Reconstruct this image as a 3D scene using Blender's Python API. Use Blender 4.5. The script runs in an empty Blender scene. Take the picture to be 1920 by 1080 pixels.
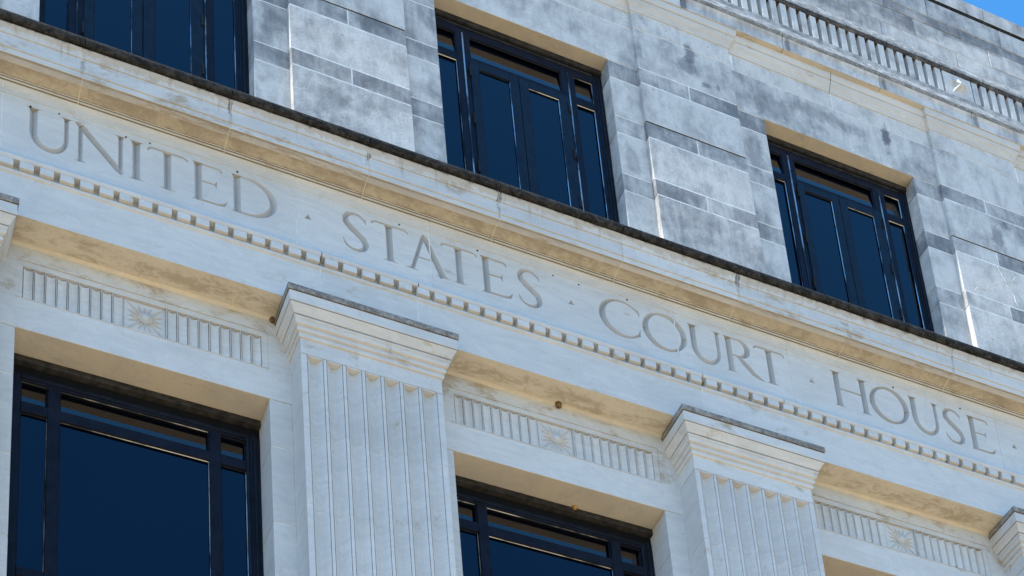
import bpy, bmesh, math, random
from mathutils import Vector, Matrix
random.seed(7)
S = bpy.context.scene
COL = S.collection

# ------------------------------------------------------------------ camera
YAW, PITCH, ROLL = math.radians(24.99129), math.radians(21.33659), math.radians(-4.20169)
fw = Vector((math.sin(YAW) * math.cos(PITCH), math.cos(YAW) * math.cos(PITCH), math.sin(PITCH)))
rt = Vector((math.cos(YAW), -math.sin(YAW), 0))
up = rt.cross(fw)
r2 = rt * math.cos(ROLL) + up * math.sin(ROLL)
u2 = up * math.cos(ROLL) - rt * math.sin(ROLL)
cd = bpy.data.cameras.new('camera')
cam = bpy.data.objects.new('camera', cd)
COL.objects.link(cam)
m = Matrix((r2, u2, -fw)).transposed().to_4x4()
m.translation = Vector((0, -12, 0))
cam.matrix_world = m
cd.sensor_width = 36
cd.lens = 3511.84 / 1920 * 36
cd.shift_x = (960 - 929.30) / 1920
cd.shift_y = (2399.46 - 540) / 1920
cd.clip_start = 0.1
cd.clip_end = 5000
S.camera = cam

# ------------------------------------------------------------------ light
SUN = Vector((-0.60, -0.0365, 0.80)).normalized()
el = math.asin(SUN.z)
az = math.atan2(SUN.x, SUN.y)
W = bpy.data.worlds.new('World')
S.world = W
W.use_nodes = True
nt = W.node_tree
sky = nt.nodes.new('ShaderNodeTexSky')
sky.sky_type = 'NISHITA'
sky.sun_disc = False
sky.sun_elevation = el
sky.sun_rotation = az
sky.altitude = 0
sky.air_density = 1.0
sky.dust_density = 0.0
sky.ozone_density = 10.0
bg = nt.nodes['Background']
hs_ = nt.nodes.new('ShaderNodeHueSaturation')
hs_.inputs['Hue'].default_value = .490
hs_.inputs['Saturation'].default_value = 1.12
nt.links.new(sky.outputs[0], hs_.inputs['Color'])
nt.links.new(hs_.outputs[0], bg.inputs[0])
bg.inputs[1].default_value = 0.15
sl = bpy.data.lights.new('sun', 'SUN')
sl.energy = 3.2
sl.angle = math.radians(0.53)
sl.color = (1.0, 0.94, 0.84)
so = bpy.data.objects.new('sun', sl)
so.rotation_euler = SUN.to_track_quat('Z', 'Y').to_euler()
COL.objects.link(so)
S.view_settings.view_transform = 'Standard'
S.view_settings.look = 'None'
S.view_settings.exposure = 1.35
S.view_settings.gamma = 1
S.view_settings.use_curve_mapping = False
S.cycles.max_bounces = 8
S.cycles.diffuse_bounces = 5

# ------------------------------------------------------------------ materials
class NB:
    def __init__(s, name):
        s.m = bpy.data.materials.new(name)
        s.m.use_nodes = True
        s.t = s.m.node_tree
        s.b = s.t.nodes['Principled BSDF']
        s.pos = s.t.nodes.new('ShaderNodeNewGeometry').outputs['Position']
    def n(s, typ, **kw):
        nd = s.t.nodes.new(typ)
        for k, v in kw.items(): setattr(nd, k, v)
        return nd
    def l(s, a, b):
        if hasattr(a, 'is_output') or isinstance(a, bpy.types.NodeSocket): s.t.links.new(a, b)
        else: b.default_value = a
    def scale(s, v, loc=(0, 0, 0)):
        mp = s.n('ShaderNodeMapping')
        s.l(s.pos, mp.inputs[0]); mp.inputs['Scale'].default_value = v; mp.inputs['Location'].default_value = loc
        return mp.outputs[0]
    def noise(s, sc=(1, 1, 1), scale=1.0, det=6, rough=.6, dist=0, loc=(0, 0, 0)):
        nd = s.n('ShaderNodeTexNoise')
        s.l(s.scale(sc, loc), nd.inputs['Vector'])
        nd.inputs['Scale'].default_value = scale; nd.inputs['Detail'].default_value = det
        nd.inputs['Roughness'].default_value = rough; nd.inputs['Distortion'].default_value = dist
        return nd.outputs['Fac']
    def ramp(s, v, a, b, lo=0., hi=1.):
        nd = s.n('ShaderNodeMapRange', interpolation_type='SMOOTHSTEP')
        s.l(v, nd.inputs[0])
        s.l(a, nd.inputs[1]); s.l(b, nd.inputs[2]); s.l(lo, nd.inputs[3]); s.l(hi, nd.inputs[4])
        return nd.outputs[0]
    def math(s, op, a, b=0., c=None):
        nd = s.n('ShaderNodeMath', operation=op)
        s.l(a, nd.inputs[0]); s.l(b, nd.inputs[1])
        if c is not None: s.l(c, nd.inputs[2])
        return nd.outputs[0]
    def mix(s, f, a, b, mode='MIX'):
        nd = s.n('ShaderNodeMix', data_type='RGBA', blend_type=mode)
        s.l(f, nd.inputs[0])
        for v, i in ((a, 6), (b, 7)):
            if isinstance(v, tuple): nd.inputs[i].default_value = (*v, 1)
            else: s.l(v, nd.inputs[i])
        return nd.outputs[2]
    def objcol(s):
        oi = s.n('ShaderNodeObjectInfo')
        sp = s.n('ShaderNodeSeparateColor')
        s.l(oi.outputs['Color'], sp.inputs[0])
        return sp.outputs[0], sp.outputs[1], oi.outputs['Random']
    def xyz(s):
        sp = s.n('ShaderNodeSeparateXYZ'); s.l(s.pos, sp.inputs[0]); return sp.outputs
    def xyz_raw(s):
        g = s.n('ShaderNodeNewGeometry'); sp = s.n('ShaderNodeSeparateXYZ'); s.t.links.new(g.outputs['Position'], sp.inputs[0]); return sp.outputs
    def bump(s, h, strength, dist=.01):
        nd = s.n('ShaderNodeBump')
        nd.inputs['Strength'].default_value = strength; nd.inputs['Distance'].default_value = dist
        s.l(h, nd.inputs['Height']); s.l(nd.outputs[0], s.b.inputs['Normal'])
    def done(s, col, rough=.8, spec=.3):
        if isinstance(col, tuple): s.b.inputs['Base Color'].default_value = (*col, 1)
        else: s.l(col, s.b.inputs['Base Color'])
        s.l(rough, s.b.inputs['Roughness'])
        s.b.inputs['Specular IOR Level'].default_value = spec
        return s.m

LIGHT = (.588, .578, .543)
def mat_marble(name, light=LIGHT, drip=None, undersoil=0.0, dirt=.5, soilcol=(.33, .235, .12)):
    """dressed pale stone: faint bedding, blotches, specks; object colour R = darkness, G = warm soiling"""
    q = NB(name)
    dark, warm, rnd = q.objcol()
    bed = q.noise((.7, .25, 7), 2.2, 8, .65, .4)
    blot = q.noise((1, 1, 1.3), 1.6, 7, .6, .3, (3, 1, 7))
    fine = q.noise((1, 1, 1), 38, 4, .6)
    vein = q.noise((1.0, 1, 2.2), 1.3, 9, .6, 1.5, (9, 2, 1))
    c = q.mix(q.ramp(bed, .35, .7), light, tuple(x * .92 for x in light))
    c = q.mix(q.math('MULTIPLY', q.ramp(blot, .42, .72), .45 * dirt * 2), c, (.47, .46, .43))
    v = q.math('MULTIPLY', q.math('ABSOLUTE', q.math('SUBTRACT', vein, .5)), 14.)
    c = q.mix(q.math('MULTIPLY', q.ramp(v, 1, 0), .22), c, (.40, .40, .40))
    c = q.mix(q.math('MULTIPLY', q.ramp(fine, .35, .7), .16), c, (.42, .40, .36))
    speck = q.noise((1, 1, 1), 17, 3, .5, 0, (5, 5, 5))
    c = q.mix(q.math('MULTIPLY', q.ramp(speck, .72, .80), .6), c, (.22, .21, .2))
    # dark weathering controlled per stone
    st = q.noise((1.2, 1, .7), 1.9, 9, .68, .5, (2, 8, 4))
    k = q.math('ADD', st, q.math('MULTIPLY', dark, .34))
    c = q.mix(q.math('MULTIPLY', q.ramp(k, .62, .84), .75), c, (.21, .215, .22))
    # warm soiling patches
    so_ = q.noise((.9, 2.5, 1.5), 2.4, 9, .72, .3, (7, 3, 9))
    k2 = q.math('ADD', so_, q.math('MULTIPLY', warm, .35))
    c = q.mix(q.math('MULTIPLY', q.ramp(k2, .60, .74), .7), c, soilcol)
    tone = q.math('MULTIPLY_ADD', rnd, .10, .94)
    hs = q.n('ShaderNodeHueSaturation'); q.l(c, hs.inputs['Color']); q.l(tone, hs.inputs['Value'])
    c = hs.outputs[0]
    if drip:
        z0, z1, amt = drip            # stain hanging down from z1, its ragged edge about z0
        z = q.xyz()[2]
        e = q.math('MULTIPLY_ADD', q.noise((5, 1, .6), 2.2, 6, .7, .2, (1, 1, 1)), (z1 - z0) * 2.2, z0 - (z1 - z0) * .6)
        f = q.ramp(q.math('SUBTRACT', z, e), -.012, .02)
        c = q.mix(q.math('MULTIPLY', f, amt), c, (.42, .36, .28))
        e2 = q.math('MULTIPLY_ADD', q.noise((3, 1, .8), 2.6, 7, .75, .3, (4, 1, 1)), .13, z1 - .065)
        c = q.mix(q.math('MULTIPLY', q.ramp(q.math('SUBTRACT', z, e2), .0, .03), .8), c, (.10, .08, .06))
        x = q.xyz()[0]
        fr = q.math('FRACT', q.math('MULTIPLY_ADD', x, 3 / 4.077, .5 - 5.0 * 3 / 4.077 + 20))
        dj = q.math('ABSOLUTE', q.math('SUBTRACT', fr, .5))
        nj = q.noise((2.2, 1, 1.6), 3.5, 6, .7, .2, (4, 6, 1))
        wj = q.math('MULTIPLY', q.ramp(nj, .40, .62), .032)
        fj_ = q.ramp(q.math('SUBTRACT', wj, dj), .0, .012)
        c = q.mix(q.math('MULTIPLY', q.math('MULTIPLY', fj_, q.ramp(z, 16.36, 16.62, .25, 1)), .75), c, (.075, .07, .068))
        st2 = q.noise((7, 1, .5), 2.0, 6, .7, .2, (9, 1, 1))
        c = q.mix(q.math('MULTIPLY', q.math('MULTIPLY', q.ramp(st2, .55, .70), q.ramp(z, 16.40, 16.58)), .6), c, (.30, .25, .20))
    q.bump(q.math('ADD', fine, q.math('MULTIPLY', blot, 1.5)), .25, .006)
    return q.done(c, .78, .3)

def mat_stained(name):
    """underside with ground-bounce warmth put into its buff base, brown blooms and a paler caulked inner edge"""
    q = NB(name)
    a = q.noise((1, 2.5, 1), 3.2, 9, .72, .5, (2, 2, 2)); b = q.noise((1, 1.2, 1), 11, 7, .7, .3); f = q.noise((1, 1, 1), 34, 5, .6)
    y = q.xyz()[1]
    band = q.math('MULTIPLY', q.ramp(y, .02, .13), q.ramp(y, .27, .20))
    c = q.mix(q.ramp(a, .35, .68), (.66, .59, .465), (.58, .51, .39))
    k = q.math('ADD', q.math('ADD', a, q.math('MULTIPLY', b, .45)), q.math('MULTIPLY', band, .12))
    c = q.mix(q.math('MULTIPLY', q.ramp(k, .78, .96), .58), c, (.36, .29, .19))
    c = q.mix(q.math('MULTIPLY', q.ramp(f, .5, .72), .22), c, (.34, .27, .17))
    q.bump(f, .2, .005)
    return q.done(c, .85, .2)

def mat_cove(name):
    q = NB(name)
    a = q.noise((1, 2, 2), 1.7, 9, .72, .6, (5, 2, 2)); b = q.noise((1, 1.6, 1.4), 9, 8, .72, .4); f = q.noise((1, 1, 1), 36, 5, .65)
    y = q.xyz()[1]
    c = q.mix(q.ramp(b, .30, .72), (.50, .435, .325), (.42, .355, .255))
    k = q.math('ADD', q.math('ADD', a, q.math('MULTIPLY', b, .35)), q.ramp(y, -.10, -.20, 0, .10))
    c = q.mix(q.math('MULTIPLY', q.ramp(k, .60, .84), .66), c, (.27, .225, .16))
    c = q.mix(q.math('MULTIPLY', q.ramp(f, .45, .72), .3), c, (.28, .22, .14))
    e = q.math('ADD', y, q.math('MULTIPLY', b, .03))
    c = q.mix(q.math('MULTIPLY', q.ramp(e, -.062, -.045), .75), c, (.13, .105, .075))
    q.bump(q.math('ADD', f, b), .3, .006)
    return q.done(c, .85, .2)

# soot blotches and streaks with a place of their own: x, z, half width, half height, strength
BLOTS = [(11.86, 20.44, .07, .26, .9), (10.95, 20.38, .55, .13, .45), (10.30, 20.22, .30, .22, .4), (9.16, 20.48, .09, .20, .75), (9.33, 20.06, .09, .05, .6), (9.49, 20.10, .04, .07, .55), (9.10, 20.25, .16, .14, .5),
         (9.115, 21.16, .05, .22, .8), (10.50, 21.18, .04, .16, .7), (11.86, 21.16, .04, .16, .7), (13.22, 21.16, .05, .16, .6), (5.35, 19.02, .30, .10, .5), (4.75, 17.62, .26, .20, .35), (9.88, 19.30, .12, .45, .45),
         (12.70, 22.86, .6, .14, .5), (13.55, 23.05, .7, .16, .55), (11.45, 22.60, .35, .10, .45), (13.25, 19.30, .10, .26, .6), (8.25, 18.42, .10, .30, .35), (4.20, 18.50, .12, .25, .4)]

def mat_weathered(name):
    """upper-storey stone: strong grey blotches and streaks; R = how dark the stone is, G = how rough"""
    q = NB(name)
    dark, rough, rnd = q.objcol()
    va = q.n('ShaderNodeVectorMath', operation='ADD'); p0 = q.pos
    q.l(p0, va.inputs[0]); cb = q.n('ShaderNodeCombineXYZ'); q.l(q.math('MULTIPLY', rnd, 37.), cb.inputs[0]); q.l(q.math('MULTIPLY', rnd, 11.), cb.inputs[2])
    q.l(cb.outputs[0], va.inputs[1])
    big = q.noise((.9, 1, 1.1), 1.5, 9, .62, .6, (4, 2, 1))
    q.pos = va.outputs[0]
    own = q.noise((.8, 1, 1.2), 1.3, 7, .58, .4)
    med = q.noise((1.3, 1, .8), 4.2, 8, .66, .3, (1, 7, 2))
    streak = q.noise((9, 4, .8), 1.6, 6, .6, 0, (2, 2, 2))
    fine = q.noise((1, 1, 1), 42, 5, .65)
    c = q.mix(q.ramp(med, .35, .7), (.62, .60, .56), (.51, .495, .465))
    k = q.math('ADD', q.math('ADD', q.math('MULTIPLY', big, .27), q.math('MULTIPLY', own, .33)), q.math('ADD', q.math('MULTIPLY', med, .25), q.math('MULTIPLY', streak, .15)))
    k = q.math('ADD', k, q.math('MULTIPLY_ADD', rnd, .05, q.math('MULTIPLY', dark, .21)))
    c = q.mix(q.math('MULTIPLY', q.ramp(k, .50, .76), .90), c, (.115, .123, .135))
    x, _, z = q.xyz_raw()
    nb = q.noise((1, 1, .8), 6, 8, .72, .4, (1, 9, 9))
    for bx, bz, rx, rz, st_ in BLOTS:
        dx = q.math('MULTIPLY', q.math('SUBTRACT', x, bx), 1 / rx); dz = q.math('MULTIPLY', q.math('SUBTRACT', z, bz), 1 / rz)
        d = q.math('SQRT', q.math('ADD', q.math('MULTIPLY', dx, dx), q.math('MULTIPLY', dz, dz)))
        d = q.math('ADD', d, q.math('MULTIPLY_ADD', nb, 2.6, -1.3))
        c = q.mix(q.math('MULTIPLY', q.ramp(d, 1.1, .45), st_), c, (.10, .105, .115))
    spot = q.noise((1, 1, .8), 9, 5, .6, .4, (8, 8, 8))
    c = q.mix(q.math('MULTIPLY', q.ramp(spot, .66, .74), .5), c, (.13, .14, .15))
    lite = q.noise((1, 1, 1.2), 7, 6, .7, .5, (3, 9, 5))
    c = q.mix(q.math('MULTIPLY', q.ramp(lite, .58, .72), .35), c, (.62, .61, .58))
    c = q.mix(q.math('MULTIPLY', q.ramp(fine, .4, .72), .25), c, (.25, .25, .25))
    chip = q.noise((1, 1, 1), 15, 7, .7, .2, (6, 1, 3))
    h = q.math('ADD', q.math('MULTIPLY', fine, q.math('MULTIPLY_ADD', rough, 1.6, .5)), q.math('MULTIPLY', chip, q.math('MULTIPLY', rough, 3.)))
    q.bump(h, .45, .008)
    return q.done(c, .85, .25)

def mat_crust(name, a, b, bs=.5):
    q = NB(name)
    n1 = q.noise((2, 2, 3), 4.5, 9, .7, .4)
    n2 = q.noise((1, 1, 1), 30, 6, .7)
    c = q.mix(q.ramp(n1, .38, .72), a, b)
    c = q.mix(q.math('MULTIPLY', q.ramp(n2, .5, .75), .5), c, tuple(min(1, x * 2.2) for x in b))
    q.bump(q.math('ADD', n1, n2), bs, .01)
    return q.done(c, .9, .2)

def mat_plain(name, col, rough=.6, spec=.4, metal=0., var=.15, sc=8):
    q = NB(name)
    n = q.noise((1, 1, 1), sc, 5, .6)
    c = q.mix(q.ramp(n, .3, .7), tuple(x * (1 - var) for x in col), tuple(min(1, x * (1 + var)) for x in col))
    q.b.inputs['Metallic'].default_value = metal
    q.bump(n, .05, .003)
    return q.done(c, rough, spec)

M = {}
M['marble'] = mat_marble('dressed_marble')
M['groove'] = mat_marble('dark_carved_groove', light=(.39, .38, .355), dirt=.8)  # letter cuts in a darker tone than the wall face
M['fascia'] = mat_marble('cornice_fascia_stone', drip=(16.550, 16.640, .75))
M['soffit'] = mat_marble('bounce_warmed_stone', light=(.66, .585, .455))  # buff tone puts the ground's warm bounce into the undersides
M['stained'] = mat_stained('stained_soffit_stone')
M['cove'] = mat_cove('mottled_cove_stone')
M['weather'] = mat_weathered('weathered_limestone')
M['rim'] = mat_crust('black_crust', (.010, .009, .008), (.055, .05, .042))
M['lead'] = mat_crust('grey_crust', (.15, .14, .125), (.34, .32, .285), .3)
M['lichen'] = mat_crust('lichen_stone', (.20, .20, .19), (.52, .51, .48), .9)
M['coping'] = mat_crust('coping_edge_crust', (.03, .025, .022), (.16, .13, .10), .6)
M['mortar'] = mat_plain('pale_mortar', (.70, .69, .65), .9, .2)
M['darkmortar'] = mat_plain('grey_mortar', (.34, .335, .32), .9, .2, var=.4)
M['steel'] = mat_plain('navy_painted_steel', (.006, .008, .015), .45, .10, var=.3)
M['steel_light'] = mat_plain('worn_blue_steel', (.006, .011, .019), .38, .14, var=.3)
def mat_bead():
    q = NB('painted_highlight_bead')
    n = q.noise((1.1, 1, .9), 1.5, 5, .6, .2, (3, 3, 3))
    q.b.inputs['Metallic'].default_value = .8
    return q.done(q.mix(q.ramp(n, .42, .58), (.03, .035, .045), (.46, .46, .45)), .3, .4)  # bright patches in the colour paint broken highlights along the bead
M['bead'] = mat_bead()
M['wood'] = mat_plain('weathered_wood_strip', (.030, .027, .024), .85, .2, var=.5, sc=14)
M['black'] = mat_plain('black_gap_shade', (.006, .006, .006), .9, .1)  # flat black painted in for the shade of the gap over the frames
M['brown'] = mat_plain('brown_sealant', (.085, .06, .035), .9, .1, var=.4)
M['pin'] = mat_plain('dark_iron', (.02, .018, .016), .8, .2)
M['mud'] = mat_plain('dried_mud', (.16, .10, .05), .95, .1, var=.5, sc=60)
M['mud2'] = mat_plain('orange_mud', (.42, .24, .09), .95, .1, var=.5, sc=60)
M['roof'] = mat_plain('roof_gravel', (.3, .29, .27), .9, .2)
def mat_glass(name, ior, tint):
    q = NB(name)
    q.b.inputs['Specular Tint'].default_value = (*tint, 1)
    n = q.noise((1, 1, 1), .7, 3, .5)
    q.b.inputs['IOR'].default_value = ior
    q.bump(n, .02, .02)
    return q.done(q.mix(q.ramp(n, .3, .7), (.0004, .0012, .0030), (.0006, .0018, .0045)), .03, .5)
M['glass'] = mat_glass('dark_coated_glass', 1.46, (.45, .70, .92))
M['warmglass'] = mat_glass('warm_reflecting_glass', 1.75, (1, .95, .88))  # high IOR and warm tint bring a tan reflection into the top panes
def mat_ground():
    q = NB('tan_plaza_paving')
    n = q.noise((1, 1, 1), .4, 6, .6)
    f = q.noise((1, 1, 1), 6, 5, .6)
    br = q.n('ShaderNodeTexBrick'); q.l(q.pos, br.inputs['Vector'])
    br.inputs['Scale'].default_value = .8
    br.inputs['Color1'].default_value = (.50, .37, .22, 1); br.inputs['Color2'].default_value = (.45, .335, .20, 1)
    br.inputs['Mortar'].default_value = (.40, .31, .2, 1); br.inputs['Mortar Size'].default_value = .01
    c = q.mix(q.math('MULTIPLY', q.ramp(n, .3, .7), .3), br.outputs[0], (.42, .31, .19))
    q.bump(f, .2, .01)
    return q.done(c, .85, .2)
M['ground'] = mat_ground()

# ------------------------------------------------------------------ object helpers
def link(o, parent=None):
    COL.objects.link(o)
    if parent is not None: o.parent = parent
    return o
def mk(name, verts, faces, mat, parent=None, color=None, fm=None):
    """mesh object whose origin is at its own centre"""
    vs = [Vector(v) for v in verts]
    lo = Vector([min(v[i] for v in vs) for i in range(3)]); hi = Vector([max(v[i] for v in vs) for i in range(3)])
    c = (lo + hi) / 2
    me = bpy.data.meshes.new(name)
    me.from_pydata([v - c for v in vs], [], faces)
    mats = mat if isinstance(mat, (list, tuple)) else [mat]
    for x in mats: me.materials.append(x)
    if fm:
        for p, i in zip(me.polygons, fm): p.material_index = i
    o = bpy.data.objects.new(name, me)
    link(o, parent)
    pw = parent.matrix_world.translation if parent is not None else Vector()
    o.location = c - WP.get(parent, Vector())
    WP[o] = c
    color = color or (0, 0)
    o.color = (*color, 0, 1)
    return o
WP = {}
def boxdata(x0, x1, y0, y1, z0, z1, ch=.004):
    """box whose four front edges are chamfered (front is y0)"""
    ch = min(ch, (x1 - x0) * .3, (z1 - z0) * .3, (y1 - y0) * .5)
    v = [(x0, y1, z0), (x1, y1, z0), (x1, y1, z1), (x0, y1, z1),
         (x0, y0 + ch, z0), (x1, y0 + ch, z0), (x1, y0 + ch, z1), (x0, y0 + ch, z1),
         (x0 + ch, y0, z0 + ch), (x1 - ch, y0, z0 + ch), (x1 - ch, y0, z1 - ch), (x0 + ch, y0, z1 - ch)]
    f = [(3, 2, 1, 0)]
    for i in range(4):
        j = (i + 1) % 4
        f.append((i, j, 4 + j, 4 + i)); f.append((4 + i, 4 + j, 8 + j, 8 + i))
    f.append((8, 9, 10, 11))
    return v, f
def box(name, x0, x1, y0, y1, z0, z1, mat, parent=None, color=None, ch=.004):
    v, f = boxdata(x0, x1, y0, y1, z0, z1, ch)
    return mk(name, v, f, mat, parent, color)
def merge(parts):
    V, F = [], []
    for v, f in parts:
        o = len(V); V += list(v); F += [tuple(i + o for i in q) for q in f]
    return V, F
def prismdata(prof, x0, x1):
    """closed (y,z) profile, extruded along X"""
    n = len(prof)
    v = [(x0, y, z) for y, z in prof] + [(x1, y, z) for y, z in prof]
    f = [(i, (i + 1) % n, n + (i + 1) % n, n + i) for i in range(n)]
    f += [tuple(range(n - 1, -1, -1)), tuple(range(n, 2 * n))]
    return v, f
def prism(name, prof, x0, x1, mat, parent=None, color=None, fmat=None):
    v, f = prismdata(prof, x0, x1)
    fm = None
    if fmat: fm = [fmat(prof[i], prof[(i + 1) % len(prof)]) for i in range(len(prof))] + [0, 0]
    o = mk(name, v, f, mat, parent, color, fm)
    fixn(o)
    return o
def fixn(o):
    bm = bmesh.new(); bm.from_mesh(o.data)
    bmesh.ops.recalc_face_normals(bm, faces=bm.faces)
    bm.to_mesh(o.data); bm.free()
def bar(name, parts, mat, parent=None, color=None):
    V, F = merge(parts)
    o = mk(name, V, F, mat, parent, color); return o
def copytree(o, parent, dx):
    c = o.copy(); COL.objects.link(c); c.parent = parent
    if dx: c.location = o.location + Vector((dx, 0, 0))
    for ch in list(o.children): copytree(ch, c, 0)
    return c

P = 4.077                    # bay length
XP = 5.016                   # centre line of the pilaster in the middle of the picture
XWC = XP - P / 2             # centre line of the window left of it
BAYS = range(-2, 4)          # bays, counted from that pilaster
XL, XR = XP - 2.5 * P, XP + 3.5 * P
G = .0045                    # half a joint

# ------------------------------------------------------------------ ground
g = mk('ground', [(-1500, -1500, -1.6), (1500, -1500, -1.6), (1500, 1500, -1.6), (-1500, 1500, -1.6)], [(0, 1, 2, 3)], M['ground'])
g['kind'] = 'structure'

# ------------------------------------------------------------------ the building
B = bpy.data.objects.new('courthouse', None)
B.location = (XP, 0, -1.6)
link(B)
WP[B] = Vector((XP, 0, -1.6))
B['label'] = 'pale marble and limestone courthouse with fluted pilasters, carved inscription frieze and dark navy windows'
B['category'] = 'building'

def rnd(a, b): return random.uniform(a, b)

# dark core behind the stones, roof
core = bar('masonry_core', [boxdata(XL, XR, .80, 12, -1.6, 23.55, 0)], M['darkmortar'], B)
bar('roof', [boxdata(XL, XR, .34, 12, 23.552, 23.60, 0)], M['roof'], B)

# ---- lower storey: wall stones beside the windows, window openings 1.1365 half-wide at y .278
YW = .278
HW = 1.1365
courses = [13.742, 13.195, 12.322, 11.45, 10.58, 9.70, 8.83, 7.96, 7.08, 6.2, 5.3, 4.4]
for k in BAYS:
    xp = XP + k * P
    xw = XWC + k * P
    # strips between window and pilaster: mortar bed then stones
    for (a, b) in ((xw - P + HW, xp - .692), (xp + .692, xw + P - HW - 0)):
        pass
    l0, l1 = xw + HW, xp - .6905          # left of this pilaster (right jamb of window k)
    q0, q1 = xp + .6905, xw + P - HW      # right of it
    for (a, b) in ((l0, l1), (q0, q1)):
        jx0, jx1 = (a + .006, b) if a == l0 else (a, b - .006)
        box('mortar_bed', jx0, jx1, YW + .005, .79, 4.4, 13.742, M['mortar'], B, ch=0)
        for i in range(len(courses) - 1):
            box('wall_stone', a, b, YW, .70, courses[i + 1] + G, courses[i] - G, M['marble'], B, (rnd(0, .15), 0), ch=.004)
    box('base_wall', xp - P / 2, xp + P / 2, -.12, .79, -1.6, 4.39, M['marble'], B, (.2, 0))

# ---- pilasters
FL_X0, FL_P, FL_W = -.635, .1857, .156
def pilaster_front(z0, z1, flute_top=None):
    """fluted stone: plan outline extruded in Z; flutes are shallow segments with two thin edge lines"""
    h = .692
    pts = [(-h, YW + .02), (-h, -.02)]
    for i in range(7):
        a = FL_X0 + i * FL_P; b = a + FL_W
        pts += [(a - .0005, -.02), (a, .006), (a + .005, .006), (a + .0055, -.018)]
        n = 8
        for j in range(n + 1):
            t = j / n
            x = a + .0065 + (FL_W - .013) * t
            pts.append((x, -.017 + .062 * math.sin(math.pi * t)))
        pts += [(b - .0055, -.018), (b - .005, .006), (b, .006), (b + .0005, -.02)]
    pts += [(h, -.02), (h, YW + .02)]
    n = len(pts)
    v = [(x, y, z0) for x, y in pts] + [(x, y, z1) for x, y in pts]
    f = [(i, (i + 1) % n, n + (i + 1) % n, n + i) for i in range(n)]
    f += [tuple(range(n - 1, -1, -1)), tuple(range(n, 2 * n))]
    return v, f
def ringpath(prof, half, yf, ywall):
    """moulding that wraps left side, front and right side; prof = [(projection, z)] bottom to top"""
    V, F = [], []
    for p, z in prof:
        V += [(-half - p, ywall, z), (-half - p, yf - p, z), (half + p, yf - p, z), (half + p, ywall, z)]
    n = len(prof)
    for i in range(n - 1):
        for j in range(3):
            F.append((i * 4 + j, i * 4 + j + 1, i * 4 + 4 + j + 1, i * 4 + 4 + j))
        F.append((i * 4 + 3, i * 4, i * 4 + 4, i * 4 + 7))
    F.append((0, 3, 2, 1)); F.append((n * 4 - 4, n * 4 - 3, n * 4 - 2, n * 4 - 1))
    return V, F
CAPP = [(.0, 14.074), (.0, 14.248), (.016, 14.252), (.021, 14.262), (.021, 14.284), (.016, 14.294), (.010, 14.296), (.014, 14.304), (.034, 14.312), (.038, 14.322), (.038, 14.340), (.030, 14.350),
        (.024, 14.352), (.030, 14.362), (.052, 14.372), (.060, 14.385), (.062, 14.400), (.060, 14.412), (.072, 14.420), (.073, 14.440), (.046, 14.441), (.046, 14.452), (.078, 14.453),
        (.088, 14.470), (.106, 14.500), (.122, 14.522), (.126, 14.531), (.118, 14.533), (.132, 14.541), (.134, 14.652), (.134, 14.660)]
def make_pilaster(xp):
    v, f = pilaster_front(4.4, 13.195 - 5 * .8725 + G)
    sh = [(x + xp, y, z) for x, y, z in v]
    root = mk('pilaster', sh, f, M['marble'], B, (.05, 0))
    fixn(root)
    v, f = pilaster_front(8.9, 14.0695)
    bk = mk('mortar_core', [((x if abs(x) < .69 else x * .995) + xp, y + .0035, z) for x, y, z in v], f, M['mortar'], root); fixn(bk)
    zz = [14.070, 13.195, 12.322, 11.45, 10.58, 9.70]
    for i in range(5):
        v, f = pilaster_front(zz[i + 1] + G * .7, zz[i] - G * .7)
        o = mk('fluted_stone', [(x + xp, y, z) for x, y, z in v], f, M['marble'], root, (rnd(0, .12), 0)); fixn(o)
    # carved flute tops: a rounded stone tongue closing each flute
    for i in range(7):
        a = FL_X0 + i * FL_P; c = a + FL_W / 2 + xp; r = FL_W / 2 - .004
        vs, fs = [], []
        n = 8
        for j in range(n + 1):
            t = math.pi * j / n
            vs.append((c - r * math.cos(t), -.0185, 14.069 - .003 - .010 * math.sin(t)))
        for j in range(n + 1):
            t = math.pi * j / n
            vs.append((c - r * math.cos(t) * .96, -.012 + .054 * math.sin(t), 14.069 - .005 - .018 * math.sin(t)))
        for j in range(n + 1):
            t = math.pi * j / n
            vs.append((c - r * math.cos(t), -.0185, 14.0695))
        for j in range(n):
            fs.append((j, j + 1, n + 2 + j, n + 1 + j)); fs.append((j, j + 1, 2 * n + 3 + j, 2 * n + 2 + j))
        o = mk('flute_head', vs, fs, M['marble'], root, (0, 0)); fixn(o)
    v, f = ringpath(CAPP, .692, -.02, YW + .02)
    o = mk('capital', [(x + xp, y, z) for x, y, z in v], f, M['marble'], root, (.02, .12)); fixn(o)
    for nm, pr_ in (('sealant_line', [(.052, 14.4412), (.062, 14.4415), (.062, 14.4525), (.052, 14.4528)]), ('sealant_line', [(.134, 14.6525), (.1365, 14.6528), (.1365, 14.6592), (.134, 14.6595)]), ('sealant_line', [(.121, 14.5312), (.1275, 14.5315), (.1275, 14.5365), (.12, 14.5368)])):
        v, f = ringpath(pr_, .692, -.02, YW + .02)
        o3 = mk(nm, [(x + xp, y, z) for x, y, z in v], f, M['brown'], root); fixn(o3)
    v, f = ringpath([(.143, 14.6605), (.146, 14.672), (.146, 14.7235)], .692, -.02, YW + .02)
    o2 = mk('weathering_strip', [(x + xp, y, z) for x, y, z in v], f, M['lead'], root); fixn(o2)
    return root
pil0 = make_pilaster(XP)
for k in BAYS:
    if k: copytree(pil0, B, k * P)

def under(p, q): return 1 if abs(p[1] - q[1]) < .0005 and p[1] < 20.2 and not 14.09 < p[1] < 14.2 else 0

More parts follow.
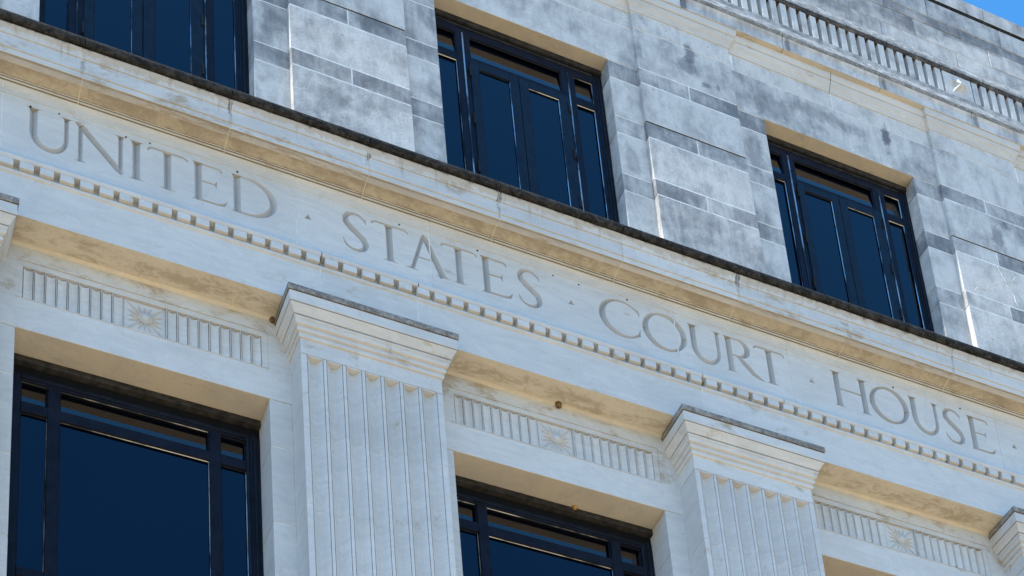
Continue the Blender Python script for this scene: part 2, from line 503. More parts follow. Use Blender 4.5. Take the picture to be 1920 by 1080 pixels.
# ---- relief lintel over each lower window
def make_relief(xw):
    # lintel stone, with a sunk panel: built as frame pieces around the panel
    x0, x1 = xw - 1.3465, xw + 1.3465
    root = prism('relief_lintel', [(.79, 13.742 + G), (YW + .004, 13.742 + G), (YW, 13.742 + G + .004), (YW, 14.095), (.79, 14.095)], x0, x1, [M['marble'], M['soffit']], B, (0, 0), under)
    pw = 1.137
    bar('lintel_border', [boxdata(x0, xw - pw, YW, .79, 14.0955, 14.727, 0), boxdata(xw + pw, x1, YW, .79, 14.0955, 14.727, 0),
                          boxdata(xw - pw, xw + pw, YW - .0, .79, 14.548, 14.727, 0)], M['marble'], root, (.1, .3))
    # inner fillet (a little behind the border)
    fi = YW + .010
    fx = 1.083
    bar('panel_fillet', [boxdata(xw - pw + .0005, xw - fx, fi, .79, 14.12, 14.5475, 0), boxdata(xw + fx, xw + pw - .0005, fi, .79, 14.12, 14.5475, 0),
                         boxdata(xw - fx, xw + fx, fi, .79, 14.487, 14.5475, 0)], M['marble'], root, (.05, .2))
    prism('panel_sill', [(.79, 14.0958), (YW - .006, 14.0958), (YW - .006, 14.100), (YW + .022, 14.1195), (.79, 14.1195)], xw - pw, xw + pw, M['marble'], root)
    bar('panel_back', [boxdata(xw - fx, xw + fx, fi + .034, .79, 14.12, 14.4865, 0)], M['marble'], root)
    # convex-headed reeds, nine each side of the sunburst
    sq = .196
    wdt = (fx - sq) / 9
    for s in (-1, 1):
        for i in range(9):
            a = xw + (-fx + i * wdt if s < 0 else sq + i * wdt) + .008
            b = a + wdt - .016 - .004
            pts = []
            n = 6
            for j in range(n + 1):
                t = j / n
                pts.append((a + (b - a) * t, fi + .006 + .020 * math.sin(math.pi * t)))
            vs = [(a - .004, fi + .030, z) for z in (14.121, 14.484)]
            V = [(x, y, 14.121) for x, y in pts] + [(x, y, 14.472 - .0 * 0) for x, y in pts]
            V += [(a, fi + .0335, 14.121), (b, fi + .0335, 14.121), (b, fi + .0335, 14.472), (a, fi + .0335, 14.472)]
            m_ = n + 1
            F = [(j, j + 1, m_ + j + 1, m_ + j) for j in range(n)]
            F += [(0, m_, 2 * m_ + 3, 2 * m_), (n, 2 * m_ + 1, 2 * m_ + 2, m_ + n)]
            F += [tuple(list(range(m_, 2 * m_)) + [2 * m_ + 2, 2 * m_ + 3])]
            o = mk('flute', V, F, M['marble'], root); fixn(o)
            # thin raised line between flutes
        bar('fillet_lines', [boxdata(xw + (-fx if s < 0 else sq) + i * wdt - .003 - .002, xw + (-fx if s < 0 else sq) + i * wdt + .003 - .002, fi + .002, fi + .034, 14.121, 14.484, 0) for i in range(0 if s > 0 else 1, 10 if s > 0 else 9)], M['marble'], root)
    # sunburst square
    zc = (14.12 + 14.4865) / 2
    hz = .180
    box('sunburst_panel', xw - sq + .008, xw + sq - .008, fi + .026, fi + .0335, 14.1215, 14.485, M['marble'], root, ch=.002)
    V, F = [], []
    yb = fi + .026
    for i in range(16):
        an = 2 * math.pi * i / 16
        L = min(sq * .93 / max(abs(math.cos(an)), 1e-6), hz * .95 / max(abs(math.sin(an)), 1e-6))
        if i % 2: L *= .88
        if i % 4 == 0: L *= .86
        d = Vector((math.cos(an), 0, math.sin(an))); n_ = Vector((-d.z, 0, d.x))
        c = Vector((xw, 0, zc))
        wv = .0125
        a = c + d * .035; t = c + d * L; mid = c + d * (.035 + (L - .035) * .22)
        o_ = len(V)
        V += [(a.x, yb - .026, a.z), (mid.x + n_.x * wv, yb + .001, mid.z + n_.z * wv), (t.x, yb - .006, t.z), (mid.x - n_.x * wv, yb + .001, mid.z - n_.z * wv), (mid.x, yb - .022, mid.z)]
        F += [(o_, o_ + 1, o_ + 4), (o_ + 1, o_ + 2, o_ + 4), (o_ + 2, o_ + 3, o_ + 4), (o_ + 3, o_, o_ + 4)]
        V += [(c.x, yb, c.z)]
        F += [(o_, o_ + 5, o_ + 1), (o_, o_ + 3, o_ + 5)]
    o = mk('sunburst', V, F, M['marble'], root); fixn(o)
    V, F = [], []
    prof = [(.056, .0), (.055, -.018), (.048, -.024), (.041, -.018), (.036, -.018), (.032, -.028), (.020, -.034), (.0, -.036)]
    n = 20
    for r, y in prof:
        for j in range(n): V.append((xw + r * math.cos(2 * math.pi * j / n) * 1.05, yb + y, zc + r * math.sin(2 * math.pi * j / n)))
    for i in range(len(prof) - 1):
        for j in range(n):
            F.append((i * n + j, i * n + (j + 1) % n, (i + 1) * n + (j + 1) % n, (i + 1) * n + j))
    o = mk('boss', V, F, M['marble'], root); fixn(o)
    for p_ in o.data.polygons: p_.use_smooth = True
    return root
rel0 = make_relief(XWC)
for k in range(-1, 4):
    if k: copytree(rel0, B, k * P)
# half bays at the far left end
box('end_wall', XL, XWC - 2 * P + HW - 2 * HW - .001 if False else XL + .001 + (XP - 2 * P - .692 - XL), YW, .79, 4.4, 14.727, M['marble'], B) if False else None

# ---- lower windows
def frame_bars(rects, y0, y1, ch=.006):
    return [boxdata(a, b, y0, y1, c, d, ch) for a, b, c, d in rects]
def beads(name, x0, x1, z0, z1, y, w, parent, sides='TR', mat=None):
    """thin sloping glazing bead round a pane, y = front of the frame; faces slope in to the glass"""
    d = w
    V, F = [], []
    def quad(a, b, c, e):
        o = len(V); V.extend([a, b, c, e]); F.append((o, o + 1, o + 2, o + 3))
    if 'R' in sides: quad((x1, y, z0), (x1, y, z1), (x1 - w, y + d, z1 - w), (x1 - w, y + d, z0 + w))
    if 'T' in sides: quad((x1, y, z1), (x0, y, z1), (x0 + w, y + d, z1 - w), (x1 - w, y + d, z1 - w))
    if 'L' in sides: quad((x0, y, z1), (x0, y, z0), (x0 + w, y + d, z0 + w), (x0 + w, y + d, z1 - w))
    if 'B' in sides: quad((x0, y, z0), (x1, y, z0), (x1 - w, y + d, z0 + w), (x0 + w, y + d, z0 + w))
    # back skin so that it is a solid fillet
    o = mk(name, V, F, mat or M['bead'], parent)
    return o
def make_low_window(xw):
    YF = .59
    d = xw - 2.974
    X = lambda x: x + d
    zb = 4.42
    # head strips between stone and frame
    root = bar('window', frame_bars([
        (X(1.842), X(1.955), zb, 13.58), (X(4.000), X(4.108), zb, 13.58),            # outer frame
        (X(1.955), X(4.000), 13.500, 13.58),                                          # head
        (X(1.955), X(4.000), 13.150, 13.265),                                         # transom bar
        (X(2.186), X(2.294), zb, 13.500), (X(3.630), X(3.737), zb, 13.500),           # mullions
        (X(1.955), X(4.000), 11.355, 11.455), (X(1.955), X(4.000), 9.4, 9.5), (X(1.955), X(4.000), zb, zb + .1)], YF, YF + .062), M['steel'], B)
    # keep bars from sharing planes: mullions a little proud
    bar('mullion', [boxdata(X(2.186), X(2.294), YF - .006, YF + .058, zb, 13.5, .005)], M['steel'], root)
    bar('mullion', [boxdata(X(3.630), X(3.737), YF - .006, YF + .058, zb, 13.5, .005)], M['steel'], root)
    bar('frame_lip', [boxdata(X(3.975), X(4.000), YF - .010, YF, zb, 13.53, .004), boxdata(X(1.955), X(4.000), YF - .010, YF, 13.530, 13.545, .004),
                      boxdata(X(4.045), X(4.060), YF - .016, YF, zb, 13.58, .004)], M['steel_light'], root)
    prism('wood_strip', [(.585, 13.668), (.548, 13.674), (.545, 13.700), (.552, 13.703), (.549, 13.741), (.70, 13.741), (.70, 13.668)], X(1.838), X(4.109), M['wood'], root)
    bar('head_shade_strip', [boxdata(X(1.838), X(4.109), .605, .70, 13.575, 13.668, 0)], M['black'], root)  # black strip in place of the shaded gap above the frame
    for (a, b, c, e, sd) in ((1.955, 2.186, 13.265, 13.5, 'T'), (2.294, 3.63, 13.265, 13.5, 'T'), (3.737, 3.975, 13.265, 13.5, ''),
                             (1.955, 2.186, 11.455, 13.15, 'R'), (2.294, 3.63, 11.455, 13.15, 'TR'), (3.737, 3.975, 11.455, 13.15, 'R'),
                             (1.955, 2.186, 9.5, 11.355, 'R'), (2.294, 3.63, 9.5, 11.355, 'TR'), (3.737, 3.975, 9.5, 11.355, 'R'),
                             (1.955, 2.186, zb + .1, 9.4, 'R'), (2.294, 3.63, zb + .1, 9.4, 'TR'), (3.737, 3.975, zb + .1, 9.4, 'R')):
        dp = .052 if c > 13.2 else .034
        box('pane', X(a) - .004, X(b) + .004, YF + dp, YF + dp + .01, c - .004, e + .004, M['warmglass' if c > 19.3 or 13.2 < c < 13.4 else 'glass'], root, ch=0)
        if sd: beads('glazing_bead', X(a), X(b), c, e, YF + .018, .0055, root, sd)  # bright material only on the sides where a highlight line runs
        s2 = ''.join(ch for ch in 'TRLB' if ch not in sd)
        beads('dark_bead', X(a), X(b), c, e, YF + .018, .010, root, s2, M['steel'])
    return root
w0 = make_low_window(XWC)
for k in range(-1, 4):
    if k: copytree(w0, B, k * P)

# ---- architrave with dentils
ARCH = [(.79, 14.728), (.0, 14.728), (.0, 15.196), (-.004, 15.199), (-.016, 15.2085), (-.016, 15.236), (-.010, 15.246), (-.004, 15.2508), (.028, 15.258), (.028, 15.33), (-.046, 15.332),
        (-.047, 15.343), (-.052, 15.347), (-.054, 15.372), (-.048, 15.375), (-.046, 15.385), (.79, 15.385)]
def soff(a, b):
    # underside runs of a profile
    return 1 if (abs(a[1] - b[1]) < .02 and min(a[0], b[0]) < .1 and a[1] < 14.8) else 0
for k in range(-2, 4):
    for (a, b) in ((4.560 + k * P, 5.528 + k * P), (5.528 + k * P, 8.637 + k * P)):
        a = max(a, XL); b = min(b, XR)
        prism('architrave_stone', ARCH, a + G * 1.1, b - G * 1.1, [M['marble'], M['stained']], B, (rnd(0, .06), rnd(.0, .15)), soff)
box('mortar_bed', XL, XR, .045, .20, 14.732, 15.25, M['mortar'], B, ch=0)
prism('architrave_stone', ARCH, XL, 4.560 - 2 * P - G * .6, [M['marble'], M['stained']], B, (0, .2), soff)
# ovolo where architrave soffit meets the wall of each window bay
RES = [.07, .07, .05, .05, .02, .02, .01, -.01, -.01, -.04, -.05, -.06, -.07, -.09, -.11, -.14, -.11, -.1, -.03, -.01, .05, .11, .12, .1, .1, .07, .05, .02, .03, .01, 0, -.01, -.02, -.02,
       -.05, -.07, -.06, -.1, -.11, -.1, -.08, -.01, .03, .06, .11, .12, .08, .1, .1, .08, .05, .05, .04, .01, -.02, .01, -.02, -.05, -.02, -.06, -.09, -.09]
PD = P / 23
def gapx(i): return 1.722 + .17726 * i + (RES[i] * .9 if 0 <= i < len(RES) else 0) * .17726
i0 = int((XL - 1.722) / PD) - 1
dv = None
for i in range(i0, i0 + int((XR - XL) / PD) + 3):
    a, b = gapx(i) + .054, gapx(i + 1)
    if a < XL or b > XR: continue
    box('dentil', a, b, -.046, .0270, 15.2515, 15.3305, [M['marble']], B, (0, .1), ch=.003)

# ---- frieze with the carved inscription
FRZ = [(.50, 15.386), (-.046, 15.386), (-.040, 15.398), (-.022, 15.424), (-.008, 15.462), (-.002, 15.51), (.0, 15.56),
       (.0, 16.172), (-.007, 16.1745), (-.008, 16.215), (-.012, 16.245), (-.022, 16.268), (-.032, 16.282), (.50, 16.282)]
fj = []
for k in range(-2, 3):
    fj += [1.624 + k * P, 4.340 + k * P]
fj = [x for x in fj if XL < x < XR]
fj += [1.624 + 3 * P, 4.34 + 3 * P]
fj = sorted(set([XL] + [x for x in fj if x < XR - .3] + [XR]))
Z0, LH = 15.612, .486
TH, TN = .035, .021
LET = []                      # (letter, [strokes]) ; stroke = [(x, z, halfwidth), ...]
def stem(x, hw, z0=0., z1=1., s0=.068, s1=.068):
    out = []
    za, zb = Z0 + z0 * LH, Z0 + z1 * LH
    out.append([(x, za, hw * 1.5), (x, za + .022, hw * 1.12), (x, za + .06, hw), (x, zb - .06, hw), (x, zb - .022, hw * 1.12), (x, zb, hw * 1.5)])
    if s0: out.append(serif(x, za + .006, s0, 1))
    if s1: out.append(serif(x, zb - .006, s1, -1))
    return out
def serif(x, z, s, up_):
    return [(x - s, z - .004 * up_, .002), (x - s * .6, z, .006), (x - s * .3, z + .004 * up_, .012), (x + s * .3, z + .004 * up_, .012), (x + s * .6, z, .006), (x + s, z - .004 * up_, .002)]
def arc(cx, cz, rx, rz, a0, a1, w0, w1, n=14, wf=None):
    o = []
    for i in range(n + 1):
        t = i / n; a = math.radians(a0 + (a1 - a0) * t)
        w = wf(t, a) if wf else w0 + (w1 - w0) * t
        o.append((cx + rx * math.cos(a), cz + rz * math.sin(a), w))
    return o
def ZZ(v): return Z0 + v * LH
def L_U(a, b, xl, xr):
    r = (xr - xl) / 2; cx = (xl + xr) / 2
    s = [[(xl, ZZ(1), TH * 1.5), (xl, ZZ(.95), TH * 1.1), (xl, ZZ(.88), TH), (xl, ZZ(.42), TH)] + arc(cx, ZZ(.40), r, LH * .37, 180, 360, 0, 0, 16, lambda t, q: TH * (1 - t) ** 1.0 + TN * t if t < .5 else (TH + TN) / 2 * (1 - (t - .5) * 2) * 1 + TN * (t - .5) * 2) + [(xr, ZZ(.42), TN), (xr, ZZ(.90), TN), (xr, ZZ(.96), TN * 1.2), (xr, ZZ(1), TN * 1.7)]]
    s += [serif(xl, ZZ(1) - .006, .068, -1), serif(xr, ZZ(1) - .006, .056, -1)]
    return s
def L_N(xl, xr, vx, tx):
    s = stem(xl, TN, 0, .97, .055, 0) + stem(xr, TN, .03, 1, 0, .055)
    s.append([(tx - .035, ZZ(1.0), .004), (tx, ZZ(.965), .026), (tx + .03, ZZ(.90), TH), (vx - .03, ZZ(.10), TH * .95), (vx, ZZ(.0), .010)])
    return s
def L_I(x): return stem(x, TH)
def L_T(a, b, x):
    s = stem(x, TH, 0, .97, .08, 0)
    s.append([(a + .004, ZZ(.885), .004), (a + .014, ZZ(.94), .013), (a + .045, ZZ(.975), .013), (x, ZZ(.975), .013), (b - .045, ZZ(.975), .013), (b - .014, ZZ(.94), .013), (b - .004, ZZ(.885), .004)])
    return s
def L_E(a, b, x):
    s = stem(x, TH, 0, 1, .065, .062)
    t = b - .045
    s.append([(x, ZZ(.975), .013), (t - .04, ZZ(.972), .013), (t - .012, ZZ(.95), .013), (t, ZZ(.875), .004)])
    m_ = x + (b - x) * .60
    s.append([(x, ZZ(.53), .011), (m_ - .02, ZZ(.53), .011), (m_ + .0, ZZ(.53), .012)])
    s.append([(m_ + .012, ZZ(.62), .003), (m_ + .006, ZZ(.57), .010), (m_ + .004, ZZ(.52), .011), (m_ + .006, ZZ(.47), .006), (m_ + .010, ZZ(.44), .003)])
    s.append([(x, ZZ(.025), .013), (b - .09, ZZ(.027), .014), (b - .03, ZZ(.06), .018), (b, ZZ(.17), .003)])
    return s
def L_D(a, b, x):
    s = stem(x, TH, 0, 1, .062, .062)
    cx = x + .09
    s.append([(x, ZZ(.975), .012)] + arc(cx, ZZ(.5), b - cx - TH, LH * .475, 90, -90, 0, 0, 20, lambda t, q: .012 + (TH - .010) * max(0, math.cos(q)) ** 1.2) + [(x, ZZ(.025), .012)])
    return s
def L_S(a, b):
    cx = (a + b) / 2; w = b - a
    P_ = [(.86, .84, .004), (.80, .90, .012), (.68, .965, .016), (.48, .985, .018), (.26, .94, .024), (.14, .83, .030), (.16, .70, .035), (.34, .58, .038), (.56, .47, .039), (.78, .35, .037), (.87, .21, .032), (.80, .09, .026),
          (.60, .015, .019), (.38, .012, .016), (.20, .06, .014), (.09, .14, .011), (.03, .26, .003)]
    s = [[(a + x * w, ZZ(z), h) for x, z, h in P_]]
    s.append([(a + .885 * w, ZZ(.93), .002), (a + .88 * w, ZZ(.86), .008), (a + .90 * w, ZZ(.77), .002)])
    return s
def L_A(a, b, ax):
    s = []
    s.append([(a + .075, ZZ(0.0), TN * 1.4), (a + .085, ZZ(.05), TN), (ax - .005, ZZ(.95), TN), (ax + .004, ZZ(1.02), .004)])
    s.append([(b - .065, ZZ(0), TH * 1.35), (b - .080, ZZ(.06), TH), (ax + .025, ZZ(.90), TH * .9), (ax - .002, ZZ(1.03), .010)])
    s.append([(a + .15, ZZ(.37), .010), (b - .17, ZZ(.37), .010)])
    s += [serif(a + .072, ZZ(0) + .006, .068, 1), serif(b - .068, ZZ(0) + .006, .076, 1)]
    return s
def L_O(a, b):
    cx = (a + b) / 2
    def wf(t, q):
        return .016 + (TH - .014) * abs(math.cos(q - .35)) ** 1.3
    s = arc(cx, ZZ(.5), (b - a) / 2 - .026, LH * .49, 0, 360, 0, 0, 36, wf)
    return [s[:19], s[18:]]
def L_C(a, b):
    cx = a + .26
    def wf(t, q):
        return .014 + (TH - .010) * max(0, -math.cos(q - .3)) ** 1.2
    r = .236
    s = [arc(cx, ZZ(.5), r, LH * .49, 38, 318, 0, 0, 26, wf)]
    e0 = s[0][0]; e1 = s[0][-1]
    s.append([(e0[0] - .010, e0[1] + .045, .002), (e0[0] + .006, e0[1] + .0, .012), (e0[0] + .012, e0[1] - .055, .002)])
    s.append([(e1[0] - .05, e1[1] - .035, .012), (e1[0] + .0, e1[1] - .01, .018), (e1[0] + .014, e1[1] + .075, .002)])
    return s
def L_R(a, b, x):
    s = stem(x, TH, 0, 1, .065, .062)
    cx = x + .11
    s.append([(x, ZZ(.975), .012)] + arc(cx, ZZ(.735), .115, LH * .24, 90, -90, 0, 0, 14, lambda t, q: .012 + (TH - .012) * max(0, math.cos(q)) ** 1.2) + [(x, ZZ(.495), .011)])
    s.append([(cx - .02, ZZ(.50), .018), (cx + .05, ZZ(.36), TH * .95), (b - .13, ZZ(.11), TH * .95), (b - .06, ZZ(.03), TH * .6), (b, ZZ(-.01), .003)])
    return s
def L_H(a, b, xl, xr):
    return stem(xl, TH, 0, 1, .07, .07) + stem(xr, TH, 0, 1, .07, .07) + [[(xl, ZZ(.52), .012), (xr, ZZ(.52), .012)]]
LET = [('U', L_U(1.829, 2.247, 1.901, 2.192)), ('N', L_N(2.318, 2.680, 2.690, 2.300)), ('I', L_I(2.824)), ('T', L_T(2.924, 3.306, 3.112)), ('E', L_E(3.33, 3.671, 3.400)), ('D', L_D(3.695, 4.154, 3.768)),
       ('S', L_S(4.795, 5.068)), ('T', L_T(5.097, 5.479, 5.277)), ('A', L_A(5.423, 5.891, 5.636)), ('T', L_T(5.816, 6.202, 6.000)), ('E', L_E(6.225, 6.562, 6.290)), ('S', L_S(6.625, 6.895)),
       ('C', L_C(7.538, 7.986)), ('O', L_O(8.030, 8.530)), ('U', L_U(8.55, 8.974, 8.622, 8.915)), ('R', L_R(8.97, 9.447, 9.048)), ('T', L_T(9.355, 9.737, 9.540)),
       ('H', L_H(10.306, 10.784, 10.378, 10.710)), ('O', L_O(10.792, 11.286)), ('U', L_U(11.302, 11.714, 11.370, 11.662)), ('S', L_S(11.757, 12.024)), ('E', L_E(12.09, 12.425, 12.152))]
DOTS = [4.458, 7.217, 10.05, 12.714]
def wedge(stroke):
    """closed V-section cutter that follows a stroke"""
    e, kd = .012, 1.25
    pts = [Vector((x, 0, z)) for x, z, w in stroke]
    V, F = [], []
    n = len(pts)
    for i, (x, z, w) in enumerate(stroke):
        if i == 0: d = pts[1] - pts[0]
        elif i == n - 1: d = pts[-1] - pts[-2]
        else: d = (pts[i + 1] - pts[i]).normalized() + (pts[i] - pts[i - 1]).normalized()
        d.normalize()
        s = Vector((-d.z, 0, d.x))
        w = max(w, .0015)
        dep = min(w * kd, .046)
        we = w * (1 + e / dep)
        V += [(x + s.x * we, -e, z + s.z * we), (x - s.x * we, -e, z - s.z * we), (x, dep, z)]
    for i in range(n - 1):
        a, b = i * 3, i * 3 + 3
        F += [(a, a + 1, b + 1, b), (a + 1, a + 2, b + 2, b + 1), (a + 2, a, b, b + 2)]
    F += [(0, 2, 1), (n * 3 - 3, n * 3 - 2, n * 3 - 1)]
    return V, F
def cutter_obj(strokes):
    # jitter depth of each stroke a hair so that no two cutters share a plane
    V, F = merge([wedge([(x + .00013 * i, z + .00017 * i, w) for x, z, w in s]) for i, s in enumerate(strokes)])
    me = bpy.data.meshes.new('cutter'); me.from_pydata(V, [], F)
    bm = bmesh.new(); bm.from_mesh(me); bmesh.ops.recalc_face_normals(bm, faces=bm.faces); bm.to_mesh(me); bm.free()
    o = bpy.data.objects.new('cutter', me); COL.objects.link(o)
    return o
def tri_cutter(x):
    z = 15.845; r = .040
    V = [(x - r, -.004, z - r * .75), (x + r, -.004, z - r * .75), (x, -.004, z + r * 1.05), (x, .032, z - .004)]
    me = bpy.data.meshes.new('cutter'); me.from_pydata(V, [], [(0, 1, 2), (0, 3, 1), (1, 3, 2), (2, 3, 0)])
    bm = bmesh.new(); bm.from_mesh(me); bmesh.ops.recalc_face_normals(bm, faces=bm.faces); bm.to_mesh(me); bm.free()
    o = bpy.data.objects.new('cutter', me); COL.objects.link(o)
    return o
cuts = []
for ch, st in LET:
    xs = [p[0] for s in st for p in s]
    cuts.append((ch, min(xs) - .05, max(xs) + .05, cutter_obj(st)))
for x in DOTS: cuts.append(('dot', x - .06, x + .06, tri_cutter(x)))
blocks = []
for a, b in zip(fj[:-1], fj[1:]):
    o = prism('frieze_stone', FRZ, a + G * 1.1, b - G * 1.1, M['marble'], B, (0, .0))
    blocks.append((a, b, o))
pieces = {}
for a, b, o in blocks:
    mine = [c for c in cuts if c[1] < b and c[2] > a]
    if not mine: continue
    off = WP[o]
    o.parent = None; o.location = off
    for c in mine:
        md = o.modifiers.new('cut', 'BOOLEAN'); md.operation = 'DIFFERENCE'; md.solver = 'EXACT'; md.use_self = True; md.object = c[3]
    bpy.context.view_layer.update()
    dg = bpy.context.evaluated_depsgraph_get()
    me = bpy.data.meshes.new_from_object(o.evaluated_get(dg))
    o.modifiers.clear(); o.data = me
    # split groove faces off into letters
    bm = bmesh.new(); bm.from_mesh(me)
    grp = {}
    for f in bm.faces:
        vs = [v.co + off for v in f.verts]
        if all(15.55 < v.z < 16.168 and v.y < .05 for v in vs) and any(v.y > .0004 for v in vs) and a + .012 < sum(v.x for v in vs) / len(vs) < b - .012 or \
           (all(15.55 < v.z < 16.168 and v.y < .05 for v in vs) and any(v.y > .0004 for v in vs) and abs(f.normal.x) < .995):
            cx = sum(v.x for v in vs) / len(vs)
            best = min(range(len(cuts)), key=lambda i: max(cuts[i][1] + .05 - cx, cx - cuts[i][2] + .05, 0) * 10 + abs((cuts[i][1] + cuts[i][2]) / 2 - cx))
            grp.setdefault(best, []).append(f)
    for ci, fs in grp.items():
        vmap, V, F = {}, [], []
        for f in fs:
            q = []
            for v in f.verts:
                if v.index not in vmap: vmap[v.index] = len(V); V.append(v.co + off)
                q.append(vmap[v.index])
            F.append(tuple(q))
        pieces.setdefault(ci, []).append((V, F, o, len(F)))
    bmesh.ops.delete(bm, geom=[f for fs in grp.values() for f in fs], context='FACES')
    bm.to_mesh(me); bm.free()
    o.parent = B; o.location = off - WP[B]
    WP[o] = off
for c in cuts: bpy.data.objects.remove(c[3], do_unlink=True)
for ci, pl in pieces.items():
    host = max(pl, key=lambda t: t[3])[2]
    V, F = merge([(t[0], t[1]) for t in pl])
    ch = cuts[ci][0]
    o = mk('carved_letter' if ch != 'dot' else 'carved_triangle', V, F, M['groove'], host)
    o['label'] = ('incised Roman capital letter %s' % ch) if ch != 'dot' else 'small incised triangular stop between words'
box('mortar_bed', XL, XR, .052, .22, 15.392, 16.27, M['mortar'], B, ch=0)
for x in fj[1:-1]:
    prism('mortar_joint', [(.05, 15.40), (-.030, 15.40), (-.016, 15.425), (-.002, 15.465), (.004, 15.53), (.004, 16.172), (-.003, 16.2), (-.004, 16.215), (-.008, 16.245), (-.018, 16.268), (-.026, 16.280), (.05, 16.28)], x - G * 1.09, x + G * 1.09, M['mortar'], B)
for k in range(-2, 4):
    for x in (4.560 + k * P, 5.528 + k * P):
        prism('mortar_joint', [(.01, 14.73), (.003, 14.73), (.003, 15.19), (-.012, 15.21), (-.012, 15.236), (.003, 15.252), (.01, 15.252)], x - G * 1.09, x + G * 1.09, M['mortar'], B)
for (x, z) in ((1.871, 16.100), (2.123, 16.125), (2.728, 16.11), (2.95, 16.132), (3.776, 16.135), (5.391, 16.141), (6.215, 16.141), (7.039, 16.142), (7.325, 16.131), (7.876, 16.143), (11.138, 16.144), (12.032, 16.157)):
    n = 8; r = rnd(.007, .011)
    V = [(x + r * math.cos(2 * math.pi * j / n), y, z + r * math.sin(2 * math.pi * j / n)) for y in (-.004, .004) for j in range(n)]
    F = [(j, (j + 1) % n, n + (j + 1) % n, n + j) for j in range(n)] + [tuple(range(n))]
    mk('anchor_pin', V, F, M['pin'], B)

# ---- main cornice: stones between joints every third of a bay
def cove():
    pr = [(.50, 16.283), (-.034, 16.283), (-.046, 16.287), (-.050, 16.292), (-.050, 16.304), (-.060, 16.306), (-.064, 16.312), (-.078, 16.313)]
    for j in range(1, 9):
        t = j / 8
        pr.append((-.078 - .150 * t, 16.313 + .034 * math.sin(t * math.pi * .5)))
    pr += [(-.232, 16.340), (-.240, 16.334), (-.252, 16.337), (-.256, 16.348), (-.256, 16.394), (-.250, 16.397), (-.266, 16.402), (-.266, 16.556), (-.260, 16.558), (-.276, 16.562), (-.277, 16.574), (-.283, 16.602), (-.294, 16.634), (-.302, 16.652), (-.300, 16.660), (-.286, 16.6615)]
    return pr
CV = cove()
CORN = CV + [(-.286, 16.668), (.50, 16.668)]
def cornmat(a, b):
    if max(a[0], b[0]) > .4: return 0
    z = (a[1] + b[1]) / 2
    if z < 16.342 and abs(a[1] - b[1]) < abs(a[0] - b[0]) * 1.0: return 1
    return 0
RIM = [(.50, 16.6685), (-.318, 16.6685), (-.332, 16.676), (-.341, 16.694), (-.345, 16.716), (-.343, 16.740), (-.334, 16.758), (-.318, 16.770), (-.10, 16.80), (.50, 16.84)]
js = [5.000 + P / 3 * i for i in range(-20, 20)]
js = [x for x in js if XL + .2 < x < XR - .2]
cj = [XL] + js + [XR]
for a, b in zip(cj[:-1], cj[1:]):
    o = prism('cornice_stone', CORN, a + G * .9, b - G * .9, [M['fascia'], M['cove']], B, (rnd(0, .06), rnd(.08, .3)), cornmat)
    r = prism('cornice_rim', RIM, a + G * 1.0, b - G * 1.0, M['rim'], o)
for x in js:
    mp = [(y if y > .3 else y + .004, z) for y, z in CV]
    prism('mortar_joint', mp + [(.3, 16.66)], x - G * .89, x + G * .89, M['stained'], B)
    prism('mortar_joint', [(.3, 16.67), (-.32, 16.67), (-.325, 16.76), (-.3, 16.766), (.3, 16.80)], x - G * .9, x + G * .9, M['pin'], B)

